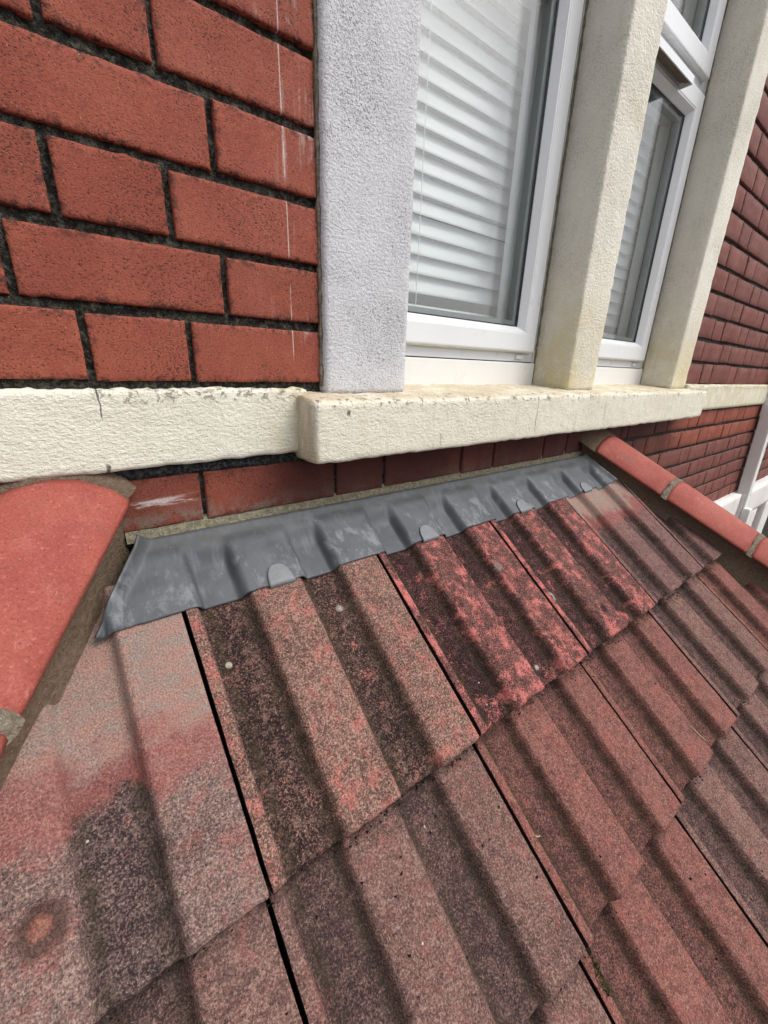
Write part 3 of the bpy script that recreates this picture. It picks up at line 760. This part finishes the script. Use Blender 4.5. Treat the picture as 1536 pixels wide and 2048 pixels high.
# tiled side slopes beyond the hips, one sheet each of profiled tiles
def side_slope(sign, ax):
    V, F, UV, RO, FO = [], [], [], [], []; ny, nk = 150, 36; idx = {}
    for j in range(ny + 1):
        y = .598 - .95 * j / ny
        for k in range(nk + 1):
            d = .02 + .72 * k / nk
            x = ax(.59) + sign * d
            yl = .59 - (d / KH)
            if y > yl - .02:
                u = ((.598 - y) * 1.0) % .3
                z = ZP + (.59 - .6) * DZ - d / KH * DZ - .01 + prof(u) * .9 - .018 * math.floor(d / .2)
                idx[(j, k)] = len(V); V.append((x, y, z)); UV.append((u, d, .1)); RO.append(prof(u) / RH); FO.append(foot(u))
    for j in range(ny):
        for k in range(nk):
            q = [(j, k), (j, k + 1), (j + 1, k + 1), (j + 1, k)]
            if all(p in idx for p in q): F.append([idx[p] for p in q])
    me = pyd('side_slope', V, F)
    a = me.attributes.new('UVMap', 'FLOAT_VECTOR', 'POINT'); a.data.foreach_set('vector', [c for q in UV for c in q])
    fattr(me, 'roll', RO); fattr(me, 'foot', FO)
    o = mesh_obj('side_slope', me, 'tile_red2', roof, True); o['kind'] = 'stuff'
side_slope(-1, AXL); side_slope(1, AXR)

# hip tiles and their mortar
RX, RZ = .0755 * 1.17, .0750
def hip_section(phi, r=1.): return (RX * r * math.sin(phi), RZ * (r * math.cos(phi) - 1))
def hip_tile(ax, z_ap, ya, yb, seed, parent):
    V, F = [], []; na, nl = 28, 18; A = R(62)
    for lay, rr in ((0, 1.), (1, .84)):
        for j in range(nl + 1):
            t = j / nl; y = ya + (yb - ya) * t
            for i in range(na + 1):
                phi = -A + 2 * A * i / na
                ed = min(t, 1 - t) * abs(yb - ya); ea = min(i, na - i)
                r = rr - (.020 * max(0, 1 - ed / .004) if lay == 0 else 0) - (.02 if ea == 0 and lay == 0 else 0)
                r += .006 * nz((phi * .07, y, 0), 18, seed) + .004 * nz((phi * .07, y, 0), 60, seed)
                ox, oz = hip_section(phi, r)
                yy = y + (.0012 * nz((phi * .07, 0, 0), 60, seed) if j in (0, nl) else 0)
                V.append((ax(y) + ox, yy, z_ap(y) + oz))
    off = (na + 1) * (nl + 1)
    for j in range(nl):
        for i in range(na):
            k = j * (na + 1) + i
            F.append((k, k + 1, k + na + 2, k + na + 1)); F.append((k + off, k + off + na + 1, k + off + na + 2, k + off + 1))
    ring = [i for i in range(na + 1)] + [j * (na + 1) + na for j in range(1, nl + 1)] + [nl * (na + 1) + i for i in range(na - 1, -1, -1)] + [j * (na + 1) for j in range(nl - 1, 0, -1)]
    for a in range(len(ring)):
        b = ring[(a + 1) % len(ring)]; a = ring[a]; F.append((b, a, a + off, b + off))
    me = pyd('hip_tile', V, F); bm = bmesh.new(); bm.from_mesh(me); bmesh.ops.recalc_face_normals(bm, faces=bm.faces[:]); bm.to_mesh(me); bm.free()
    return mesh_obj('hip_tile', me, 'clay', parent, True)
def hip_joint(ax, z_ap, ya, yb, seed, parent, r0=.985, mat='joint', ends=64, name='mortar_joint'):
    V, F = [], []; na, nl = 40, 6; A = R(ends)
    for j in range(nl + 1):
        t = j / nl; y0 = ya + (yb - ya) * t
        for i in range(na + 1):
            phi = -A + 2 * A * i / na
            r = r0 + .03 * math.sin(math.pi * t) + .018 * nz((phi * .07, t * .02, 0), 55, seed)
            if j in (0, nl): r -= .05
            y = y0 + .0035 * nz((phi * .07, 0, 0), 40, seed + j)
            ox, oz = hip_section(phi, r); V.append((ax(y) + ox, y, z_ap(y) + oz))
    for j in range(nl):
        for i in range(na):
            k = j * (na + 1) + i; F.append((k, k + 1, k + na + 2, k + na + 1))
    return mesh_obj(name, pyd(name, V, F), mat, parent, True)
def hip_bed(ax, z_ap, ya, yb, seed, parent, flare=False):
    """mortar bed: fills under the tiles, foot spreads on the roof tiles"""
    sec = [(-.76, -.042), (-.72, -.055), (-.67, -.075), (-.65, -.10), (-.66, -.116), (-.68, -.14)]
    if flare: sec = [(-.74, -.042), (-.66, -.055), (-.58, -.072), (-.54, -.09), (-.58, -.106), (-.66, -.125), (-.70, -.145)]
    sec = [(-a, b) for a, b in sec][::-1] ; full = [(-a, b) for a, b in sec] + [(0, -.028)] + [(a, b) for a, b in sec[::-1]]
    pts = []
    for (a, b), (c, d) in zip(full[:-1], full[1:]):
        for q in range(5): pts.append((a + (c - a) * q / 5, b + (d - b) * q / 5))
    pts.append(full[-1]); nl = 90; V, F = [], []
    hx = RX * math.sin(R(62))
    for j in range(nl + 1):
        y = ya + (yb - ya) * j / nl
        for i, (a, b) in enumerate(pts):
            p = (a * .07, y, b); k = .0022 * nz(p, 45, seed) + .0012 * nz(p, 120, seed)
            V.append((ax(y) + a * hx + math.copysign(k, a) + (.006 * math.copysign(1, a) * nz((0, y, 0), 11, seed) * sstep(-.085, -.12, b)), y, z_ap(y) + b))
    m = len(pts)
    for j in range(nl):
        for i in range(m - 1):
            k = j * m + i; F.append((k, k + 1, k + m + 1, k + m))
    return mesh_obj('mortar_bed', pyd('mortar_bed', V, F), 'bed', parent, True)
ZL = lambda y: -.1310 - DZ * (.59 - y)
ZRr = lambda y: -.1500 - DZ * (.59 - y)
LY = [(.588, .4070), (.397, .225), (.217, .026), (.018, -.17), (-.178, -.36)]
RY = [(.560, .4030), (.394, .2075), (.1985, .012), (.002, -.18), (-.19, -.36)]
for i, (a, b) in enumerate(LY):
    hip_tile(AXL, ZL, a, b, 3 + i * 5, roof)
    if i < 4: hip_joint(AXL, ZL, b + .003, LY[i + 1][0] - .003, 30 + i, roof)
for i, (a, b) in enumerate(RY):
    hip_tile(AXR, ZRr, a, b, 63 + i * 5, roof)
    if i < 4: hip_joint(AXR, ZRr, b + .003, RY[i + 1][0] - .003, 80 + i, roof)
hip_joint(AXL, ZL, .602, .5855, 51, roof, 1.03, 'bed', 57, 'mortar_collar')
hip_joint(AXR, ZRr, .602, .556, 53, roof, .99, 'bed', 63, 'mortar_collar')
hip_bed(AXL, ZL, .602, -.36, 7, roof); hip_bed(AXR, ZRr, .602, -.36, 9, roof, True)

# ------------------------------------------------------------------ lead flashing with its clips
C1E = C1
def roofh(x):
    for a, b in zip(C1E[:-1], C1E[1:]):
        if a <= x < b: return prof((x - a) * .3 / (b - a))
    return 0
SOFT = []
SX0, SDX = -.12, .002
for i in range(760):
    x = SX0 + i * SDX; SOFT.append(max(roofh(x + d) for d in (-.005, -.003, 0, .003, .005)))
SOFT = [sum(SOFT[min(max(i + d, 0), 759)] * q for d, q in ((-2, .12), (-1, .24), (0, .28), (1, .24), (2, .12))) for i in range(760)]
def soft(x):
    f = (x - SX0) / SDX; i = int(f); f -= i
    return SOFT[i] * (1 - f) + SOFT[i + 1] * f
def lead_point(x, s, up=0.):
    """s: 0 at the wall, down the roof"""
    amp = sstep(.010, .056, s)
    n = RH * 1.08 * (1 - amp) + (soft(x) + .0016) * amp
    n += .0025 * math.exp(-((s - .03) / .012) ** 2) * (1 - amp)
    n += .0007 * nz((x, s, 0), 28, 2) + .0004 * nz((x, s, 0), 80, 5)
    p = O_ + U_ * x + S_ * s + N_ * (n + up)
    if s < .016:
        t = 1 - s / .016; p.z += .006 * t * t; p.y = p.y * 1.0
    return p
def flashing():
    V, F, RO, TP = [], [], [], []; nx, ns = 420, 30; SM = .1105
    for j in range(ns + 1):
        t = j / ns
        for i in range(nx + 1):
            q = i / nx
            s0 = t * SM; yy = .6 - s0 * CT
            xl = .0400 - .72 * (.59 - yy); xr = 1.192 + .40 * (.59 - yy)
            x = xl + (xr - xl) * q
            s = t * (SM + .0022 * nz((x, 0, 0), 12, 3) + .0008 * nz((x, 0, 0), 60, 3) - .006 * sstep(.8, 1.1, x))
            p = lead_point(x, s)
            dl = x - xl
            if dl < .02: p += N_ * (.016 * (1 - dl / .02) ** 2)      # turned up against the hip mortar
            dr = xr - x
            if dr < .02: p += N_ * (.012 * (1 - dr / .02) ** 2)
            V.append(p); RO.append(soft(x) / RH * sstep(.03, .06, s)); TP.append(1 - sstep(.012, .04, s))
    for j in range(ns):
        for i in range(nx):
            k = j * (nx + 1) + i; F.append((k, k + nx + 1, k + nx + 2, k + 1))
    me = pyd('lead_flashing', V, F); fattr(me, 'roll', RO); fattr(me, 'top', TP)
    o = mesh_obj('lead_flashing', me, 'lead', house, True)
    md = o.modifiers.new('thick', 'SOLIDIFY'); md.thickness = .0022; md.offset = 1
    return o
lead = flashing()
def clip(x, s, wd, ln):
    V, F = [], []; n, m = 14, 8
    for j in range(m + 1):
        t = j / m
        for i in range(n + 1):
            a = -1 + 2 * i / n
            half = wd * math.sqrt(max(0, 1 - (1 - t) ** 2.2)) if t < 1 else wd
            half = max(half, .0012)
            xx = x + a * half; ss = s - ln * (1 - t) + .001 * a * a
            V.append(lead_point(xx, ss, .0030 + .0004 * nz((xx, ss, 0), 90)))
    for i in range(n + 1):                      # folds round the lead edge
        a = -1 + 2 * i / n; V.append(lead_point(x + a * wd, s + .003, .0005))
    for i in range(n + 1):
        a = -1 + 2 * i / n; V.append(lead_point(x + a * wd, s + .002, -.004))
    for j in range(m + 2):
        for i in range(n):
            k = j * (n + 1) + i; F.append((k, k + n + 1, k + n + 2, k + 1))
    me = pyd('clip', V, F); fattr(me, 'roll', [.7] * len(V)); fattr(me, 'top', [0] * len(V))
    o = mesh_obj('clip', me, 'clip', lead, True)
    md = o.modifiers.new('thick', 'SOLIDIFY'); md.thickness = .0016; md.offset = 1
for x, ln in ((.2065, .031), (.497, .030), (.789, .030), (1.069, .028)): clip(x, .1105 - (.004 if x > .9 else 0), .0195, ln)
# sandy pointing between brick and lead
def fillet():
    V, F = [], []; nx = 330
    for i in range(nx + 1):
        x = .036 + (1.205 - .036) * i / nx; tz = -.2150 + .0035 * nz((x, 0, 0), 22, 1) + .0025 * nz((x, 0, 0), 70, 2) + .012 * sstep(.75, 1.2, x)
        for t in range(7):
            q = t / 6
            V.append((x, .6065 - .0115 * q ** .8 + .0010 * nz((x, q * .02, 0), 110, 6), tz + (-.2335 + .001 * nz((x, 0, 0), 60) - tz) * q))
    for i in range(nx):
        for t in range(6):
            k = i * 7 + t; F.append((k, k + 1, k + 8, k + 7))
    return mesh_obj('pointing', pyd('pointing', V, F), 'fillet', house, True)
fillet()

# ------------------------------------------------------------------ marks that lie on the tiles
def on_tile(x, s, course=0, up=.0006):
    Cx = C1 if course == 0 else [c - .006 * (course - 1) for c in C2]
    h = 0
    for a, b in zip(Cx[:-1], Cx[1:]):
        if a <= x < b: h = prof((x - a) * .3 / (b - a))
    return O_ + U_ * x + S_ * s + N_ * (h - STEP * course + up)
def twig(x, s, course, ang, ln, label, seed):
    V, F = [], []; n, m = 9, 6
    for j in range(n + 1):
        t = j / n - .5; rr = .0011 * (1 - .5 * abs(t))
        dx = math.cos(ang) * ln * t; ds = math.sin(ang) * ln * t + .002 * math.sin(t * 5 + seed)
        c = on_tile(x + dx, s + ds, course, .0012)
        ax = (U_ * math.cos(ang) + S_ * math.sin(ang)).normalized(); b1 = N_; b2 = ax.cross(N_)
        for i in range(m):
            a = 2 * math.pi * i / m; V.append(c + (b1 * math.cos(a) + b2 * math.sin(a)) * rr)
    for j in range(n):
        for i in range(m):
            k = j * m + i; l = j * m + (i + 1) % m; F.append((k, l, l + m, k + m))
    F.append(tuple(range(m))); F.append(tuple(range(n * m, n * m + m)))
    return tag(mesh_obj('twig', pyd('twig', V, F), 'twig', None, True), label, 'twig', 'twigs lying on the roof tiles')
twig(.398, .547, 1, .75, .018, 'short grey twig on the second tile row, nearest of the twigs', 1)
twig(.808, .618, 1, 1.25, .036, 'long pale curved twig near the lower edge of the second tile row', 2)
twig(1.072, .437, 1, 1.0, .030, 'pale twig on the second tile row just below the dark row edge', 3)

def lump(x, s, course, r, mat, seed, name, label, cat, group=None):
    bm = bmesh.new(); bmesh.ops.create_icosphere(bm, subdivisions=3, radius=1)
    c = on_tile(x, s, course, r * .25)
    for v in bm.verts:
        k = 1 + .45 * nz(v.co, 1.7, seed) + .25 * nz(v.co, 4.5, seed)
        q = v.co * r * k; v.co = c + U_ * q.x + S_ * q.y * 1.2 + N_ * q.z * .6
    me = bpy.data.meshes.new(name); bm.to_mesh(me); bm.free()
    return tag(mesh_obj(name, me, mat, None, True), label, cat, group)
lump(.396, .656, 2, .0055, 'dirt', 1, 'dirt_lump', 'dark crumb of dirt under the second tile row edge, upper of a pair', 'dirt', 'crumbs of dirt at the tile edges')
lump(.395, .670, 2, .0065, 'dirt', 2, 'dirt_lump', 'dark crumb of dirt under the second tile row edge, lower of a pair', 'dirt', 'crumbs of dirt at the tile edges')
lump(.836, .660, 2, .0075, 'dirt', 3, 'dirt_lump', 'dark round dirt crumb at the tile edge near the pale twig', 'dirt', 'crumbs of dirt at the tile edges')
def tuft(x, s, course, n, r, label, seed):
    rd = random.Random(seed); V, F = [], []
    for i in range(n):
        a = rd.uniform(0, 6.28); q = r * math.sqrt(rd.random()); c = on_tile(x + q * math.cos(a) * .7, s + q * math.sin(a) * 1.5, course, .0)
        d = (N_ * rd.uniform(.2, 1) + U_ * rd.uniform(-1, 1) + S_ * rd.uniform(-1, 1)).normalized(); L = rd.uniform(.003, .009); sd_ = d.cross(Vector((rd.uniform(-1, 1), rd.uniform(-1, 1), 1))).normalized() * .0006
        k = len(V); V += [c - sd_, c + sd_, c + d * L * .6 + sd_ * .8 + N_ * .001, c + d * L]; F += [(k, k + 1, k + 2), (k, k + 2, k + 3)]
    return tag(mesh_obj('moss_tuft', pyd('moss_tuft', V, F), 'moss'), label, 'moss')
tuft(.386, .690, 2, 420, .014, 'tuft of dry greenish moss beside the dark gap in the third tile row', 4)

def crumbs(n, seed):
    rd = random.Random(seed); V, F = [], []
    T4 = [(0, 0, 1), (.94, 0, -.33), (-.47, .82, -.33), (-.47, -.82, -.33)]
    for i in range(n):
        c = rd.choice((1, 1, 2, 2)); s0 = (.4165, .655)[c - 1]; x = rd.uniform(-.1, 1.35)
        s_ = s0 + abs(rd.gauss(0, .006)) + .001 if rd.random() < .75 else s0 + rd.uniform(0, .22)
        r = rd.uniform(.0006, .0021) * (1.4 if rd.random() < .08 else 1); q = on_tile(x, s_, c, r * .3); k = len(V)
        for t in T4:
            d = Vector(t) + Vector((rd.uniform(-.4, .4), rd.uniform(-.4, .4), rd.uniform(-.4, .4))); V.append(q + (U_ * d.x * 1.3 + S_ * d.y + N_ * d.z) * r)
        F += [(k, k + 1, k + 2), (k, k + 2, k + 3), (k, k + 3, k + 1), (k + 1, k + 3, k + 2)]
    o = mesh_obj('dirt_crumbs', pyd('dirt_crumbs', V, F), 'dirt', roof); o['kind'] = 'stuff'
crumbs(1100, 5)

# ------------------------------------------------------------------ bay below the roof (outside the picture)
ye = -.30
bay = [(AXL(ye) + .06, .6), (AXL(ye) + .06, ye), (AXR(ye) - .06, ye), (AXR(ye) - .06, .6)]
zt = -1.02
V = [(x, y, GROUND) for x, y in bay] + [(x, y, zt) for x, y in bay]
mesh_obj('bay_wall', pyd('bay_wall', V, [(0, 1, 5, 4), (1, 2, 6, 5), (2, 3, 7, 6)]), 'chimney', house)

# ------------------------------------------------------------------ low lintel band of this house, the downpipe and the neighbouring house
rough_box('lintel_band', (2.25, .556, -.80), (3.09, .64, -.642), (.02, .03, .02), 'white_render', house, .006, .0014, 45)
pipe = root('downpipe', 'white square plastic downpipe on the wall between the two brick houses', 'downpipe', (3.10, .57, GROUND))
def lean(b0, b1, z0, z1, x0, x1, name, mat='pvc', bev=.004):
    V = []
    for z, x in ((z0, x0), (z1, x1)):
        V += [(x + b0[0], b0[1], z), (x + b1[0], b0[1], z), (x + b1[0], b1[1], z), (x + b0[0], b1[1], z)]
    me = pyd(name, V, [(0, 3, 2, 1), (4, 5, 6, 7), (0, 1, 5, 4), (1, 2, 6, 5), (2, 3, 7, 6), (3, 0, 4, 7)])
    bm = bmesh.new(); bm.from_mesh(me); bmesh.ops.bevel(bm, geom=bm.edges[:], offset=bev, segments=2, affect='EDGES'); bm.to_mesh(me); bm.free()
    return mesh_obj(name, me, mat, pipe)
lean((0, .535), (.070, .590), -.735, -.16, 3.135, 3.065, 'pipe')
lean((0, .535), (.070, .590), -.16, 1.9, 3.065, 3.045, 'pipe')
lean((-.004, .531), (.074, .594), -.20, -.13, 3.07, 3.062, 'socket')
lean((.004, .505), (.062, .5445), GROUND, -.735, 3.15, 3.13, 'pipe')

nb_ = root('neighbour_house', 'adjoining red brick house with white rendered lintel beyond the downpipe', 'house', (4.2, .6, GROUND))
V, F = [], []
nw = mortar_grid('wall', [(3.11, 5.6, -.66, 1.9, .02), (3.11, 5.6, GROUND, -.66, .1)], 'mortar', nb_)
for k in range(0, 12):
    z0 = ZR(k - 1) if k else -.0335
    row(flemish(k % 2, 3.11, 4.6, .012), z0, ZR(k), 'brick_far', nw, .03, 3.115, 4.6, .006)
for k in range(0, 9):
    z1 = -.055 - .0745 * k
    row(flemish(k % 2, 3.11, 4.7, .02), z1 - .0745, z1, 'brick_far', nw, .03, 3.115, 4.7, .006)
rough_box('lintel_band', (3.115, .545, -.815), (5.2, .64, -.645), (.03, .03, .02), 'white_render', nb_, .006, .0018, 45)
rough_box('render_panel', (3.115, .596, -2.2), (3.455, .64, -.8155), (.04, .04, .04), 'white_render', nb_, .004, .0018, 45)
rough_box('jamb_stone', (3.46, .552, -2.2), (3.64, .64, -.8155), (.03, .03, .03), 'white_render', nb_, .006, .0018, 45)
rough_box('jamb_stone', (3.86, .552, -2.2), (4.10, .64, -.8155), (.03, .03, .03), 'white_render', nb_, .006, .0018, 45)
for k in range(0, 10):
    brick(3.645, 3.855, -.90 - .077 * k, -.835 - .077 * k, 'brick_far', nw, .03)

# ------------------------------------------------------------------ houses across the street, seen only as reflections in the glass
def terrace(x0, x1, hz, label, wallm, ch):
    yb, yf = -27.0, -20.0; ez = hz - 1.9
    r = root('terraced_house', label, 'house', ((x0 + x1) / 2, -20, GROUND), 'houses across the street')
    wl = boxes('wall', [((x0, yb, GROUND), (x1, yf, ez))], wallm, r)
    ym = (yb + yf) / 2
    V = [(x0, yf + .3, ez - .1), (x1, yf + .3, ez - .1), (x1, ym, hz), (x0, ym, hz), (x0, yb - .3, ez - .1), (x1, yb - .3, ez - .1)]
    rf_ = mesh_obj('roof', pyd('roof', V, [(0, 1, 2, 3), (3, 2, 5, 4), (0, 3, 4), (1, 5, 2)]), 'slate', r)
    boxes('chimney', [((ch, ym - .45, hz - .7), (ch + .9, ym + .45, hz + 1.15))], 'chimney', rf_, .02)
    for q in range(3): boxes('chimney_pot', [((ch + .08 + q * .28, ym - .1, hz + 1.15), (ch + .26 + q * .28, ym + .1, hz + 1.5))], 'chimney', rf_, .02)
    for zz in (GROUND + 1.0, GROUND + 3.6):
        for xx in (x0 + .8, x1 - 2.2): boxes('window', [((xx, yf, zz), (xx + 1.4, yf + .06, zz + 1.4))], 'dark_glass', r)
    boxes('door', [(((x0 + x1) / 2 - .45, yf, GROUND), ((x0 + x1) / 2 + .45, yf + .06, GROUND + 2.1))], 'fascia', r)
xs = -8.
for i, (wdt, hz, lab, mt) in enumerate(((6, 1.7, 'cream rendered house opposite, left of the row reflected in the window', 'house_render'), (6, 2.0, 'brick house opposite with tall chimney, second in the reflected row', 'chimney'),
                               (6, 1.75, 'cream house opposite with slate roof, third in the reflected row', 'house_render'), (6, 2.1, 'brick house opposite with high ridge, fourth in the reflected row', 'chimney'),
                               (6, 1.6, 'low cream house opposite, fifth in the reflected row', 'house_render'), (6, 2.0, 'brick house opposite, sixth in the reflected row', 'chimney'),
                               (6, 1.8, 'cream house opposite, seventh in the reflected row', 'house_render'), (6, 2.1, 'brick house opposite, eighth in the reflected row', 'chimney'),
                               (6, 1.7, 'cream house opposite at the far right end of the reflected row', 'house_render'))):
    terrace(xs, xs + wdt - .02, hz, lab, mt, xs + .2 + (i % 2) * 2.5); xs += wdt

# overhead wires along the street (they show as thin lines in the glass)
def wire(y, z, label):
    V, F = [], []; n = 60
    for i in range(n + 1):
        x = -30 + 90 * i / n; zz = z - .5 * (1 - (2 * i / n - 1) ** 2)
        for a in range(4): V.append((x, y + .006 * math.cos(a * math.pi / 2), zz + .006 * math.sin(a * math.pi / 2)))
    for i in range(n):
        for a in range(4):
            k = i * 4 + a; l = i * 4 + (a + 1) % 4; F.append((k, l, l + 4, k + 4))
    tag(mesh_obj('overhead_wire', pyd('overhead_wire', V, F), 'gasket'), label, 'wire', 'overhead wires over the street')
wire(-9, 4.9, 'thin black overhead wire reflected in the window glass, upper one')
wire(-9.6, 4.75, 'thin black overhead wire reflected in the window glass, lower one')
